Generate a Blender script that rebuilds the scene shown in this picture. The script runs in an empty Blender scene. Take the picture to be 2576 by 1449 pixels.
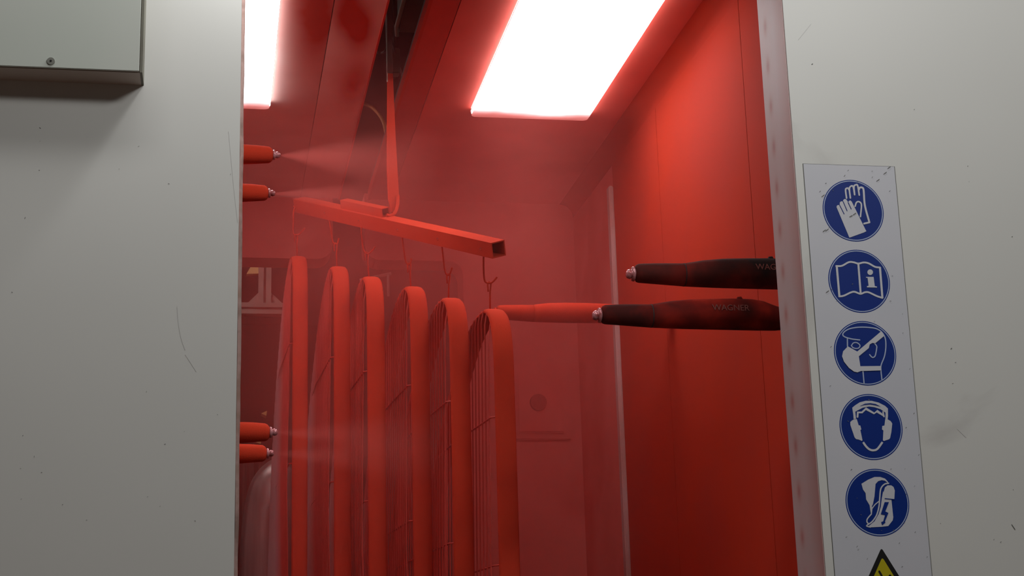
import bpy, bmesh, math, random
from mathutils import Vector, Matrix
from mathutils.geometry import tessellate_polygon
random.seed(4)
C = bpy.context.scene.collection
# ------------------------------------------------------------------ camera
CX, CY, F, EYE = 1288.0, 724.5, 3991.0, 1.6
YA = Vector((540-CX, -(1750-CY), -F)).normalized()
ZA = Vector((-471, 15885, -F)).normalized()
ZA = (ZA - YA*ZA.dot(YA)).normalized()
XA = YA.cross(ZA)
R = Matrix((XA, YA, ZA))                       # camera axes -> world axes
ORG = Vector((0, 0, EYE))
cam = bpy.data.objects.new('camera', bpy.data.cameras.new('camera'))
C.objects.link(cam)
cam.matrix_world = Matrix.Translation(ORG) @ R.to_4x4()
cam.data.sensor_width = 36; cam.data.lens = F/2576*36; cam.data.clip_start = .05
bpy.context.scene.camera = cam

def ray(u, v): return R @ Vector((u-CX, -(v-CY), -F))
def onY(u, v, y): d = ray(u, v); return ORG + d*(y/d.y)
def onX(u, v, x): d = ray(u, v); return ORG + d*(x/d.x)
def onZ(u, v, z): d = ray(u, v); return ORG + d*((z-EYE)/d.z)
def at(u, v, dep): return ORG + ray(u, v)*(dep/F)

# ------------------------------------------------------------------ world, lamps, exposure
sc = bpy.context.scene
sc.view_settings.view_transform = 'Standard'; sc.view_settings.look = 'None'
sc.view_settings.gamma = 1; sc.view_settings.use_curve_mapping = False
sc.view_settings.exposure = 0.0
sc.cycles.use_denoising = True
sc.cycles.max_bounces = 8; sc.cycles.volume_bounces = 2
sc.cycles.sample_clamp_indirect = 6
sc.cycles.volume_step_rate = 3.5
sc.cycles.use_adaptive_sampling = True; sc.cycles.adaptive_threshold = .015
w = bpy.data.worlds.new('world'); sc.world = w; w.use_nodes = True
w.node_tree.nodes['Background'].inputs[0].default_value = (.75, .8, .78, 1)
w.node_tree.nodes['Background'].inputs[1].default_value = .02
def lamp(name, loc, target, sx, sy, power, col=(1, 1, 1), spread=180):
    l = bpy.data.lights.new(name, 'AREA'); l.shape = 'RECTANGLE'; l.size = sx; l.size_y = sy
    l.energy = power; l.color = col; l.spread = math.radians(spread)
    o = bpy.data.objects.new(name, l); C.objects.link(o); o.location = loc
    o.rotation_euler = (Vector(target)-Vector(loc)).to_track_quat('-Z', 'Y').to_euler()
    return o
lamp('hall_or_fill_lamp', (1.5, .5, 3.75), (.2, 2.5, 2.55), 1.0, .3, 29, (1, .995, .96))
lamp('hall_or_fill_lamp', (.2, 1.75, 4.2), (.1, 2.5, 2.7), 2.2, .3, 19, (1, .99, .965))  # added unseen fill; makes the front walls fade towards the bottom
lamp('hall_or_fill_lamp', (.14, 2.40, 3.02), (-.05, 2.5, 2.75), .2, .05, 2.6, (1, 1, .98))  # added unseen lamp for the glow high on the left panel edge
lamp('hall_or_fill_lamp', (0, -1.5, 4.2), (0, -1.0, 0), 1.6, .8, 60, (1, .98, .96), 80)  # added unseen lamp; bounces off the floor onto the cover box underside
lamp('slot_fill_light', (1.6, 3.3, 4.4), (.5, 3.5, 3.3), .5, .1, 5, (1, .95, .85))  # added unseen fill so the machinery above the slot shows
lamp('rear_fill_light', (-.6, 5.3, 3.9), (.1, 6.0, 2.3), .8, .3, 7, (1, .86, .80))  # added unseen fill so the stand beyond the rear opening shows

# ------------------------------------------------------------------ materials
def mat(name, col, rough=.6, metal=0, spec=.5, emit=None, strength=0):
    m = bpy.data.materials.new(name); m.use_nodes = True
    b = m.node_tree.nodes['Principled BSDF']
    b.inputs['Base Color'].default_value = (*col, 1); b.inputs['Roughness'].default_value = rough
    b.inputs['Metallic'].default_value = metal; b.inputs['Specular IOR Level'].default_value = spec
    if emit: b.inputs['Emission Color'].default_value = (*emit, 1); b.inputs['Emission Strength'].default_value = strength
    return m
def noisy(name, cols, scale=3, pos=(.35, .65), rough=.8, metal=0, spec=.3, bump=0, bscale=400, detail=4, stretch=(1, 1, 1)):
    """two or three colours mixed by world-space noise: dust and wear that stay on the surface"""
    m = mat(name, cols[0], rough, metal, spec); nt = m.node_tree; N, L = nt.nodes, nt.links
    g = N.new('ShaderNodeNewGeometry'); mp = N.new('ShaderNodeMapping'); mp.inputs['Scale'].default_value = stretch
    n = N.new('ShaderNodeTexNoise'); n.inputs['Scale'].default_value = scale; n.inputs['Detail'].default_value = detail
    r = N.new('ShaderNodeValToRGB')
    L.new(g.outputs['Position'], mp.inputs['Vector']); L.new(mp.outputs['Vector'], n.inputs['Vector'])
    L.new(n.outputs['Fac'], r.inputs['Fac'])
    e = r.color_ramp.elements
    while len(e) < len(cols): e.new(.5)
    for i, c in enumerate(cols):
        e[i].position = pos[0] + (pos[1]-pos[0])*i/(len(cols)-1); e[i].color = (*c, 1)
    L.new(r.outputs['Color'], N['Principled BSDF'].inputs['Base Color'])
    if bump:
        n2 = N.new('ShaderNodeTexNoise'); n2.inputs['Scale'].default_value = bscale
        b = N.new('ShaderNodeBump'); b.inputs['Strength'].default_value = bump; b.inputs['Distance'].default_value = .001
        L.new(g.outputs['Position'], n2.inputs['Vector']); L.new(n2.outputs['Fac'], b.inputs['Height'])
        L.new(b.outputs['Normal'], N['Principled BSDF'].inputs['Normal'])
    return m
RED = (.62, .040, .018)
M = {}
M['red'] = noisy('powder_red', [(.46, .034, .015), (.56, .046, .019)], 5, rough=.95, spec=.1, bump=.4)
M['red_wall'] = noisy('booth_wall_red', [(.39, .034, .017), (.44, .034, .013), (.40, .036, .02)], 1.6, rough=.85, spec=.1)
M['pink_wall'] = noisy('booth_back_wall', [(.64, .16, .14), (.70, .19, .17), (.62, .12, .10)], 2.2, rough=.8, spec=.2)
def stained(name, base, red, blobs):
    # panel whose powder coating is thick in a few patches: (x, y, radius x, radius y, amount)
    m = mat(name, base, .75, 0, .2); nt = m.node_tree; N, L = nt.nodes, nt.links
    g = N.new('ShaderNodeNewGeometry'); s = N.new('ShaderNodeSeparateXYZ'); L.new(g.outputs['Position'], s.inputs[0])
    n = N.new('ShaderNodeTexNoise'); n.inputs['Scale'].default_value = 5; n.inputs['Detail'].default_value = 3; L.new(g.outputs['Position'], n.inputs['Vector'])
    def mth(op, *a):
        q = N.new('ShaderNodeMath'); q.operation = op
        for k, x in enumerate(a):
            if isinstance(x, (int, float)): q.inputs[k].default_value = x
            else: L.new(x, q.inputs[k])
        return q.outputs[0]
    tot = mth('MULTIPLY', mth('SUBTRACT', n.outputs['Fac'], .42), .8)
    wob = mth('MULTIPLY', mth('SUBTRACT', n.outputs['Fac'], .5), 1.6)
    for x, y, rx, ry, am in blobs:
        a = mth('POWER', mth('DIVIDE', mth('SUBTRACT', s.outputs['X'], x), rx), 2); b = mth('POWER', mth('DIVIDE', mth('SUBTRACT', s.outputs['Y'], y), ry), 2)
        tot = mth('ADD', tot, mth('MULTIPLY', mth('EXPONENT', mth('MULTIPLY', mth('ADD', mth('ADD', a, b), wob), -1)), am))
    mx = N.new('ShaderNodeMix'); mx.data_type = 'RGBA'; mx.clamp_factor = True
    mx.inputs[6].default_value = (*base, 1); mx.inputs[7].default_value = (*red, 1)
    L.new(tot, mx.inputs[0]); L.new(mx.outputs[2], N['Principled BSDF'].inputs['Base Color']); return m
M['ceil_left'] = stained('ceiling_dusted_left', (.68, .50, .47), (.42, .035, .02), [(.22, 3.55, .07, .40, .95), (.15, 3.3, .05, .3, .4)])
M['ceil_strip_l'] = stained('ceiling_strip_left', (.76, .60, .57), (.46, .03, .014), [(.30, 3.50, .05, .12, .8), (.325, 3.62, .035, .10, .8), (.335, 3.93, .04, .16, 1.05), (.27, 3.35, .04, .2, .6)])
M['ceil_strip_r'] = noisy('ceiling_strip_right', [(.42, .03, .015), (.48, .035, .018)], 3, rough=.75, spec=.2)
M['ceil_right'] = noisy('ceiling_dusted_right', [(.70, .13, .10), (.64, .09, .065), (.50, .05, .033)], 1.9, (.38, .66), rough=.7, spec=.3, detail=2)
M['pinkstrip'] = noisy('dusted_flange', [(.55, .40, .39), (.48, .28, .26)], 5, rough=.6)
M['alu'] = noisy('dusted_aluminium', [(.5, .36, .33), (.42, .24, .22)], 6, rough=.55, metal=.1)
M['dark'] = noisy('dark_machinery', [(.02, .014, .011), (.035, .02, .017)], 5, rough=.7)
M['olive'] = noisy('grey_olive_housing', [(.16, .16, .125), (.12, .11, .09)], 7, rough=.6)
M['oliveedge'] = mat('pale_housing_edge', (.5, .52, .44), .5)
M['shank'] = mat('rod_shank', (.07, .022, .014), .6)
M['cable'] = mat('cable', (.10, .07, .06), .6)
M['yellowcable'] = mat('orange_cable', (.45, .16, .03), .6)
M['gun'] = noisy('gun_plastic_dusted', [(.014, .007, .007), (.06, .008, .006), (.16, .012, .008)], 9, (.38, .68), rough=.85, spec=.15)
M['gun2'] = noisy('gun_plastic_red_dust', [(.045, .008, .007), (.14, .010, .007), (.30, .018, .010)], 10, (.34, .62), rough=.9, spec=.1)
M['chrome'] = noisy('nozzle_metal', [(.55, .25, .27), (.30, .05, .045)], 90, (.4, .7), rough=.25, metal=.3)
M['letter'] = mat('gun_lettering', (.20, .05, .04), .7)
M['seam'] = mat('gun_seam', (.012, .005, .005), .8)
M['floor'] = noisy('brown_floor', [(.13, .075, .05), (.17, .10, .07)], 2, rough=.6)
M['hall'] = mat('hall_dark_wall', (.05, .035, .03), .8)
M['blue'] = mat('sign_blue', (.0010, .020, .18), .45, 0, .2)
M['signwhite'] = noisy('sign_white', [(.50, .51, .56), (.53, .53, .575)], 5, rough=.35)
M['bluewhite'] = mat('sign_line', (.34, .40, .56), .35)
M['yellow'] = mat('sign_yellow', (.42, .36, .008), .35)
M['black'] = mat('sign_black', (.006, .005, .005), .4)
M['tan'] = mat('tan_board', (.8, .5, .2), .6)
M['grey_scuff'] = mat('scuff_mark', (.12, .12, .11), .7)
M['smear'] = mat('faint_smear', (.52, .515, .50), .5)
M['sheet'] = noisy('brushed_sheet', [(.22, .17, .17), (.40, .33, .33), (.26, .2, .2)], 16, (.35, .65), rough=.35, metal=.3, stretch=(1, 1, .05))
M['screw'] = mat('screw_grey', (.28, .28, .25), .4, .6)
M['darkhole'] = mat('dark_hole', (.03, .02, .02), .8)
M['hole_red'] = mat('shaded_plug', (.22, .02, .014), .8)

def wallmat(name, cols, dirt):
    m = noisy(name, cols, 1.2, rough=.42, spec=.4); nt = m.node_tree; N, L = nt.nodes, nt.links
    g = N.new('ShaderNodeNewGeometry')
    v = N.new('ShaderNodeTexNoise'); v.inputs['Scale'].default_value = 2.2; v.inputs['Detail'].default_value = 9
    v.inputs['Distortion'].default_value = 1.4
    r = N.new('ShaderNodeValToRGB'); r.color_ramp.elements[0].position = .66; r.color_ramp.elements[1].position = .78
    r.color_ramp.elements[1].color = (dirt,)*3+(1,)
    mx = N.new('ShaderNodeMix'); mx.data_type = 'RGBA'; mx.inputs[7].default_value = (.33, .31, .30, 1)
    src = N['Principled BSDF'].inputs['Base Color'].links[0].from_socket
    L.new(g.outputs['Position'], v.inputs['Vector']); L.new(v.outputs['Fac'], r.inputs['Fac'])
    L.new(r.outputs['Color'], mx.inputs[0]); L.new(src, mx.inputs[6]); L.new(mx.outputs[2], N['Principled BSDF'].inputs['Base Color'])
    return m
M['white_wall'] = wallmat('painted_panel', [(.55, .55, .53), (.58, .58, .56)], .5)
M['cover'] = noisy('cover_sheet', [(.47, .50, .46), (.52, .53, .50)], 2, rough=.22, spec=.5)
def jamb_mat():
    m = mat('dusted_jamb', (.6, .5, .5), .5); nt = m.node_tree; N, L = nt.nodes, nt.links
    g = N.new('ShaderNodeNewGeometry'); s = N.new('ShaderNodeSeparateXYZ'); L.new(g.outputs['Position'], s.inputs[0])
    n = N.new('ShaderNodeTexNoise'); n.inputs['Scale'].default_value = 14; n.inputs['Detail'].default_value = 3
    mp = N.new('ShaderNodeMapping'); mp.inputs['Scale'].default_value = (1, 1, .5)
    L.new(g.outputs['Position'], mp.inputs[0]); L.new(mp.outputs[0], n.inputs['Vector'])
    # red rubbed towards the outer edge
    mr = N.new('ShaderNodeMapRange'); mr.inputs[1].default_value = 2.555; mr.inputs[2].default_value = 2.500
    mr.inputs[3].default_value = .12; mr.inputs[4].default_value = .75
    L.new(s.outputs['Y'], mr.inputs[0])
    ad = N.new('ShaderNodeMath'); ad.operation = 'MULTIPLY_ADD'; L.new(n.outputs['Fac'], ad.inputs[0]); ad.inputs[1].default_value = .28
    L.new(mr.outputs[0], ad.inputs[2])
    # regular oval powder smudges
    def mth(op, a, b=None):
        q = N.new('ShaderNodeMath'); q.operation = op
        for k, x in enumerate((a, b)):
            if x is None: continue
            if isinstance(x, (int, float)): q.inputs[k].default_value = x
            else: L.new(x, q.inputs[k])
        return q.outputs[0]
    dz = mth('SUBTRACT', mth('FRACT', mth('MULTIPLY', s.outputs['Z'], 1/.078)), .5)
    dz2 = mth('POWER', mth('MULTIPLY', dz, 4.2), 2)
    dy = mth('POWER', mth('MULTIPLY', mth('SUBTRACT', s.outputs['Y'], 2.592), 95), 2)
    blob = mth('MULTIPLY', mth('EXPONENT', mth('MULTIPLY', mth('ADD', dz2, dy), -1.3)), .85)
    tot = mth('SUBTRACT', mth('ADD', ad.outputs[0], blob), .2)
    mx = N.new('ShaderNodeMix'); mx.data_type = 'RGBA'; mx.clamp_factor = True
    mx.inputs[6].default_value = (.52, .47, .475, 1); mx.inputs[7].default_value = (.40, .20, .18, 1)
    L.new(tot, mx.inputs[0]); L.new(mx.outputs[2], N['Principled BSDF'].inputs['Base Color'])
    return m
M['jamb'] = jamb_mat()
def wire_mat():
    """bare steel wire, coated red only on the side the guns have reached"""
    m = mat('wire_part_coated', RED, .6); nt = m.node_tree; N, L = nt.nodes, nt.links
    t = N.new('ShaderNodeNewGeometry'); s = N.new('ShaderNodeSeparateXYZ'); L.new(t.outputs['Position'], s.inputs[0])
    mr = N.new('ShaderNodeMapRange'); mr.inputs[1].default_value = 4.45; mr.inputs[2].default_value = 4.75
    L.new(s.outputs['Y'], mr.inputs[0])
    mx = N.new('ShaderNodeMix'); mx.data_type = 'RGBA'; mx.inputs[6].default_value = (.5, .03, .016, 1)
    mx.inputs[7].default_value = (.52, .40, .43, 1)
    L.new(mr.outputs[0], mx.inputs[0]); L.new(mx.outputs[2], N['Principled BSDF'].inputs['Base Color'])
    return m
M['wire'] = wire_mat()
M['steel'] = mat('bare_steel_wire', (.42, .38, .38), .4, .4)

# ------------------------------------------------------------------ builders
def link(name, me, m=None, parent=None, smooth=False):
    o = bpy.data.objects.new(name, me); C.objects.link(o)
    if m: me.materials.append(m)
    if parent: o.parent = parent
    if smooth:
        for p in me.polygons: p.use_smooth = True
    return o
def obj(name, bm, m=None, parent=None, smooth=False):
    bmesh.ops.recalc_face_normals(bm, faces=bm.faces)
    me = bpy.data.meshes.new(name); bm.to_mesh(me); bm.free()
    if parent is not None:                      # geometry is written in world space; keep it there
        me.transform(parent.matrix_basis.inverted() if parent.parent is None else (parent.parent.matrix_basis @ parent.matrix_basis).inverted())
    return link(name, me, m, parent, smooth)
def thing(name, label, cat, loc=(0, 0, 0), group=None):
    o = bpy.data.objects.new(name, None); C.objects.link(o); o.location = loc
    o.empty_display_size = .05
    return tag(o, label, cat, group)
def tag(o, label, cat, group=None):
    o['label'] = label; o['category'] = cat
    if group: o['group'] = group
    return o
def struct(name, bm, m, parent=None, smooth=False):
    o = obj(name, bm, m, parent, smooth)
    if parent is None: o['kind'] = 'structure'
    return o
def box(bm, x0, x1, y0, y1, z0, z1, bev=0):
    r = bmesh.ops.create_cube(bm, size=1)
    for v in r['verts']:
        v.co = Vector((x0+(v.co.x+.5)*(x1-x0), y0+(v.co.y+.5)*(y1-y0), z0+(v.co.z+.5)*(z1-z0)))
    if bev:
        es = list({e for v in r['verts'] for e in v.link_edges})
        bmesh.ops.bevel(bm, geom=es, offset=bev, segments=2, affect='EDGES')
    return bm
def B(*a, **k): return box(bmesh.new(), *a, **k)
def prism(bm, pts, ext):
    """closed outline of 3D points extruded by a vector"""
    vs = [bm.verts.new(p) for p in pts]; ws = [bm.verts.new(Vector(p)+ext) for p in pts]
    n = len(vs)
    for tr in tessellate_polygon([[Vector(p) for p in pts]]):
        bm.faces.new([vs[i] for i in tr]); bm.faces.new([ws[i] for i in reversed(tr)])
    for i in range(n): bm.faces.new((vs[i], ws[i], ws[(i+1) % n], vs[(i+1) % n]))
    return bm
def tube(bm, pts, r, seg=8, cap=True):
    pts = [Vector(p) for p in pts]; rings = []
    rs = r if isinstance(r, (list, tuple)) else [r]*len(pts)
    up = None
    for i, p in enumerate(pts):
        t = ((pts[min(i+1, len(pts)-1)] - pts[max(i-1, 0)])).normalized()
        if up is None: up = Vector((0, 0, 1)) if abs(t.z) < .9 else Vector((0, 1, 0))
        a = t.cross(up).normalized(); b = a.cross(t).normalized(); up = b
        rings.append([bm.verts.new(p + (a*math.cos(q*2*math.pi/seg) + b*math.sin(q*2*math.pi/seg))*rs[i]) for q in range(seg)])
    for A, D in zip(rings, rings[1:]):
        for q in range(seg): bm.faces.new((A[q], A[(q+1) % seg], D[(q+1) % seg], D[q]))
    if cap: bm.faces.new(rings[0][::-1]); bm.faces.new(rings[-1])
    return bm
def spline(pts, n=6):
    P = [Vector(p) for p in pts]; P = [P[0]*2-P[1]]+P+[P[-1]*2-P[-2]]; out = []
    for i in range(1, len(P)-2):
        a, b, c, d = P[i-1:i+3]
        for k in range(n):
            t = k/n
            out.append(.5*((2*b)+(c-a)*t+(2*a-5*b+4*c-d)*t*t+(3*b-a-3*c+d)*t**3))
    out.append(P[-2]); return out
def cyl(bm, c, axis, r, h, seg=24, r2=None):
    axis = Vector(axis).normalized()
    return tube(bm, [Vector(c), Vector(c)+axis*h], [r, r if r2 is None else r2], seg)

# ================================================================== STRUCTURE
YF, YJ = 2.5, 2.625                     # front wall, its inner side
XL_, XR_ = .026, .982                   # opening sides
WL, WR, YB, ZC = -.31, 1.15, 4.95, 3.157
SL, SR = .371, .472                     # conveyor slot
struct('floor', B(-4, 5, -3, 10, -.1, 0), M['floor'])
struct('wall_front_left', B(-2.6, XL_, YF, YJ, 0, 3.6), M['white_wall'])
wf = struct('wall_front_right', B(XR_, 3.4, YF, YJ, 0, 3.6), M['white_wall'])
struct('wall_front_header', B(XL_, XR_, YF, YJ, ZC, 3.6), M['white_wall'])
# jamb facing of the opening
bm = B(XR_-.0015, XR_-.0002, YF+.002, YJ, 0, ZC-.002)
struct('trim_1', bm, M['jamb'])
bm = bmesh.new()                        # worn edge of the left panel
pts = []
for i in range(60):
    z = .4+2.7*i/59; pts.append(Vector((XL_+.0035+random.uniform(-.0008, .0008), YJ-.006, z)))
tube(bm, pts, .004, 6)
struct('trim_2', bm, noisy('raw_edge', [(.26, .16, .13), (.34, .22, .2), (.22, .14, .12)], 25, (.35, .65)))
# ceiling
ceil = struct('ceiling', bm := B(WL-.05, SL, YJ, YB, ZC+.02, ZC+.06), M['dark'])
obj('ceiling_backing', B(SR, WR+.05, YJ, YB, ZC+.02, ZC+.06), M['dark'], ceil)
for x0, x1, mt in ((WL, .2465, 'ceil_left'), (.2485, SL, 'ceil_strip_l'), (SR, .5385, 'ceil_strip_r'), (.5405, WR, 'ceil_right')):
    obj('ceiling_panel', B(x0, x1, YJ, YB, ZC, ZC+.018), M[mt], ceil)
obj('slot_lip', B(SL-.002, SL+.003, YJ, YB, ZC-.004, ZC+.03), M['ceil_strip_r'], ceil)
obj('slot_lip', B(SR-.006, SR+.002, YJ, YB, ZC-.002, ZC+.03), M['red_wall'], ceil)
# right wall
wr = struct('wall_right', B(WR+.02, WR+.05, 2.97, YB, 0, ZC+.02), M['dark'])
obj('wall_panel', B(WR, WR+.018, 2.97, 3.20, 0, ZC), M['red_wall'], wr)
obj('wall_panel', B(WR, WR+.018, 3.2025, 3.912, 0, ZC), M['red_wall'], wr)
obj('wall_panel', B(WR, WR+.018, 3.9145, 4.405, 0, ZC), M['red_wall'], wr)
obj('wall_panel', B(WR, WR+.018, 4.405, YB, 0, ZC), M['pink_wall'], wr)
struct('trim_3', B(WR-.014, WR, 4.40, 4.432, 0, 3.047, bev=.003), M['pinkstrip'])
# rounded cove between ceiling and right wall
bm = bmesh.new(); rc = .045; prev = None
for k in range(9):
    a = k/8*math.pi/2
    x = WR-rc+rc*math.sin(a); z = ZC-rc+rc*math.cos(a)
    cur = [bm.verts.new((x, YJ+.5, z-.0008)), bm.verts.new((x, YB, z-.0008))]
    if prev: bm.faces.new((prev[0], prev[1], cur[1], cur[0]))
    prev = cur
struct('trim_4', bm, M['red_wall'], smooth=True)
struct('wall_left', B(WL-.03, WL, YJ, YB, 0, ZC), M['red_wall'])
# gun post outside the side slot
struct('trim_5', B(1.56, 1.62, 2.79, 2.90, 0, 3.0), M['dark'])
# back wall with conveyor opening
pt = onY(1050, 656, YB); ZO = pt.z
XO = onY(1169, 900, YB).x
pr = []; rr = .045
for k in range(7):
    a = k/6*math.pi/2; pr.append((XO-rr+rr*math.cos(a), ZO-rr+rr*math.sin(a)))
SBL, SBR, FL = .352, .455, .05
fr = [(SBR+FL*(1-math.cos(a)), ZO+FL*(1-math.sin(a))) for a in [math.pi/2-k/5*math.pi/2 for k in range(6)]]
fr = [(SBR+FL-FL*math.sin(a), ZO+FL-FL*math.cos(a)) for a in [k/5*math.pi/2 for k in range(6)]]   # (SBR+FL,ZO)->(SBR,ZO+FL)
poly = [(SBR, ZC+.02), (WR+.02, ZC+.02), (WR+.02, 0), (XO, 0)] + pr + fr
YBT = YB+.12
wb = struct('wall_back', prism(bmesh.new(), [(x, YB, z) for x, z in poly], Vector((0, .12, 0))), M['pink_wall'])
fl = [(SBL-FL+FL*math.sin(a), ZO+FL-FL*math.cos(a)) for a in [math.pi/2-k/5*math.pi/2 for k in range(6)]]
poly = [(WL-.03, ZC+.02), (SBL, ZC+.02)] + fl + [(-.22, ZO), (-.22, 0), (WL-.03, 0)]
obj('wall_panel', prism(bmesh.new(), [(x, YB, z) for x, z in poly], Vector((0, .12, 0))), M['pink_wall'], wb)
# rubber edge around the opening
pp = [(XO+.001, YB-.001, 1.0)] + [(XO-rr+(rr+.002)*math.cos(k/6*math.pi/2), YB-.003, ZO-rr+(rr+.002)*math.sin(k/6*math.pi/2)) for k in range(7)] + [(SBR+FL, YB-.003, ZO+.002)]
struct('trim_6', tube(bmesh.new(), pp, .0035, 6), M['pink_wall'])
# hall behind and above
struct('wall_hall_far', B(-4, 5, 9.0, 9.1, 0, 5), M['hall'])
struct('wall_hall_left', B(-4, -3.9, 2.7, 9, 0, 5), M['hall'])
struct('wall_hall_right', B(4.9, 5, 2.7, 9, 0, 5), M['hall'])
struct('ceiling_hall', B(-4, 5, 2.6, 9.1, 4.6, 4.7), M['hall'])
struct('wall_hall_front', B(-4, 5, 2.62, 2.66, 3.58, 4.6), M['hall'])

# ================================================================== LIGHTS IN THE CEILING
def light_mat():
    m = bpy.data.materials.new('diffuser'); m.use_nodes = True; nt = m.node_tree; N, L = nt.nodes, nt.links
    b = N['Principled BSDF']; b.inputs['Base Color'].default_value = (.8, .75, .75, 1); b.inputs['Roughness'].default_value = .5
    g = N.new('ShaderNodeNewGeometry'); s = N.new('ShaderNodeSeparateXYZ'); L.new(g.outputs['Position'], s.inputs[0])
    n = N.new('ShaderNodeTexNoise'); n.inputs['Scale'].default_value = 9; L.new(g.outputs['Position'], n.inputs['Vector'])
    a = N.new('ShaderNodeMath'); a.operation = 'MULTIPLY_ADD'; a.inputs[1].default_value = .06
    L.new(n.outputs['Fac'], a.inputs[0]); L.new(s.outputs['Y'], a.inputs[2])
    mr = N.new('ShaderNodeMapRange'); mr.interpolation_type = 'SMOOTHSTEP'
    mr.inputs[1].default_value = 4.14; mr.inputs[2].default_value = 3.98; mr.inputs[3].default_value = 0; mr.inputs[4].default_value = 1
    L.new(a.outputs[0], mr.inputs[0])
    cr = N.new('ShaderNodeValToRGB'); cr.color_ramp.elements[0].color = (.55, .14, .13, 1); cr.color_ramp.elements[1].color = (1, .97, .97, 1)
    cr.color_ramp.elements[1].position = .5
    e = cr.color_ramp.elements.new(.2); e.color = (.9, .55, .55, 1)
    st = N.new('ShaderNodeMapRange'); st.inputs[3].default_value = .7; st.inputs[4].default_value = LSTR
    L.new(mr.outputs[0], cr.inputs['Fac']); L.new(mr.outputs[0], st.inputs[0])
    L.new(cr.outputs['Color'], b.inputs['Emission Color']); L.new(st.outputs[0], b.inputs['Emission Strength'])
    return m
LSTR = 6.2
M['diff'] = light_mat()
M['glow_strip'] = mat('added_glow_strip', (.8, .8, .8), .5, emit=(1, .96, .95), strength=9)  # glowing strip added to widen the panel's glow on the ceiling
M['lrim'] = mat('light_rim', (.85, .6, .58), .5)
def rrect(x0, x1, y0, y1, r, z, n=4):
    out = []
    for cx, cy, a0 in ((x1-r, y1-r, 0), (x0+r, y1-r, 90), (x0+r, y0+r, 180), (x1-r, y0+r, 270)):
        for k in range(n+1):
            a = math.radians(a0+90*k/n); out.append(Vector((cx+r*math.cos(a), cy+r*math.sin(a), z)))
    return out
def ceiling_light(x0, x1, y0, y1, label):
    t = thing('ceiling_light', label, 'light', ((x0+x1)/2, (y0+y1)/2, ZC), 'light panels in the booth ceiling')
    bm = bmesh.new(); prism(bm, rrect(x0+.003, x1-.003, y0+.003, y1-.003, .014, ZC-.018), Vector((0, 0, .0175)))
    obj('diffuser', bm, M['diff'], t)
    sd = rrect(x0+.001, x1-.001, y0+.001, y1-.016, .010, ZC-.015); bm = bmesh.new(); n = len(sd)
    lo = [bm.verts.new(q) for q in sd]; hi = [bm.verts.new(q+Vector((0, 0, .0145))) for q in sd]
    for k in range(n): bm.faces.new((lo[k], lo[(k+1) % n], hi[(k+1) % n], hi[k]))
    obj('added_glow_strip', bm, M['glow_strip'], t)
    p = rrect(x0+.0015, x1-.0015, y0+.0015, y1-.0015, .015, ZC-.006); p.append(p[0].copy())
    obj('rim', tube(bmesh.new(), p, .0022, 6), M['lrim'], t)
    return t
ceiling_light(.671, 1.007, 3.24, 4.108, 'large glowing light panel in the ceiling right of the conveyor slot')
ceiling_light(-.213, .123, 3.24, 4.108, 'glowing light panel in the ceiling partly hidden by the left wall')

# ================================================================== SAFETY SIGN
def S(u, v, off=0.0): return onY(u, v, YF) + Vector((0, -off, 0))
class Flat:                                    # printed shapes lying on the sign, a few tenths of a millimetre proud
    def __init__(s, ox, oy, k): s.ox, s.oy, s.k, s.bm, s.n = ox, oy, k, bmesh.new(), 0
    def p(s, x, y, off): return S(s.ox+x/s.k, s.oy+y/s.k, off+(s.n % 24)*1.2e-5)
    def poly(s, pts, off=.0012, sm=False):
        s.n += 1
        q = [Vector((a, b, 0)) for a, b in pts]
        if sm: q = spline(q+[q[0]], 5)[:-1]
        vs = [s.bm.verts.new(s.p(a.x, a.y, off)) for a in q]
        for tr in tessellate_polygon([[Vector((a.x, a.y, 0)) for a in q]]):
            try: s.bm.faces.new([vs[i] for i in tr])
            except ValueError: pass
    def line(s, pts, wd, off=.0012, sm=True, cap=True):
        s.n += 1
        q = [Vector((a, b, 0)) for a, b in pts]
        if sm and len(q) > 2: q = spline(q, 6)
        L_, R_ = [], []
        for i, a in enumerate(q):
            t = (q[min(i+1, len(q)-1)]-q[max(i-1, 0)]).normalized(); n = Vector((-t.y, t.x, 0))
            k = 1.0
            if 0 < i < len(q)-1:
                c = (q[i]-q[i-1]).normalized().dot(t); k = 1/max(c, .5)
            L_.append(s.bm.verts.new(s.p(*(a+n*wd/2*k).xy, off))); R_.append(s.bm.verts.new(s.p(*(a-n*wd/2*k).xy, off)))
        for i in range(len(q)-1): s.bm.faces.new((L_[i], L_[i+1], R_[i+1], R_[i]))
        if cap:
            for a in (q[0], q[-1]): s.disc(a.x, a.y, wd/2, off)
    def disc(s, x, y, r, off=.0012, n=14):
        s.n += 1
        s.bm.faces.new([s.bm.verts.new(s.p(x+r*math.cos(k*2*math.pi/n), y+r*math.sin(k*2*math.pi/n), off)) for k in range(n)])
    def out(s, name, m, parent):
        for f in s.bm.faces: f.normal_update()
        fl = [f for f in s.bm.faces if f.normal.y > 0]
        bmesh.ops.reverse_faces(s.bm, faces=fl)
        me = bpy.data.meshes.new(name); s.bm.to_mesh(me); s.bm.free()
        g = parent.parent or parent
        me.transform(Matrix.Translation(-g.location)); return link(name, me, m, parent)
p0, p1, q0 = S(2021, 411), S(2251, 420), S(2098, 1449)
sx0 = (p0.x+S(2060, 930).x+q0.x)/3; sx1 = (p1.x+S(2343, 1449).x+S(2297, 930).x)/3; sz1 = (p0.z+p1.z)/2
sign = thing('safety_sign', 'tall white strip sign of round blue safety symbols on the right wall', 'sign', (sx0, YF, sz1))
obj('board', B(sx0, sx1, YF-.0006, YF, 1.30, sz1), M['signwhite'], sign)
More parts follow.
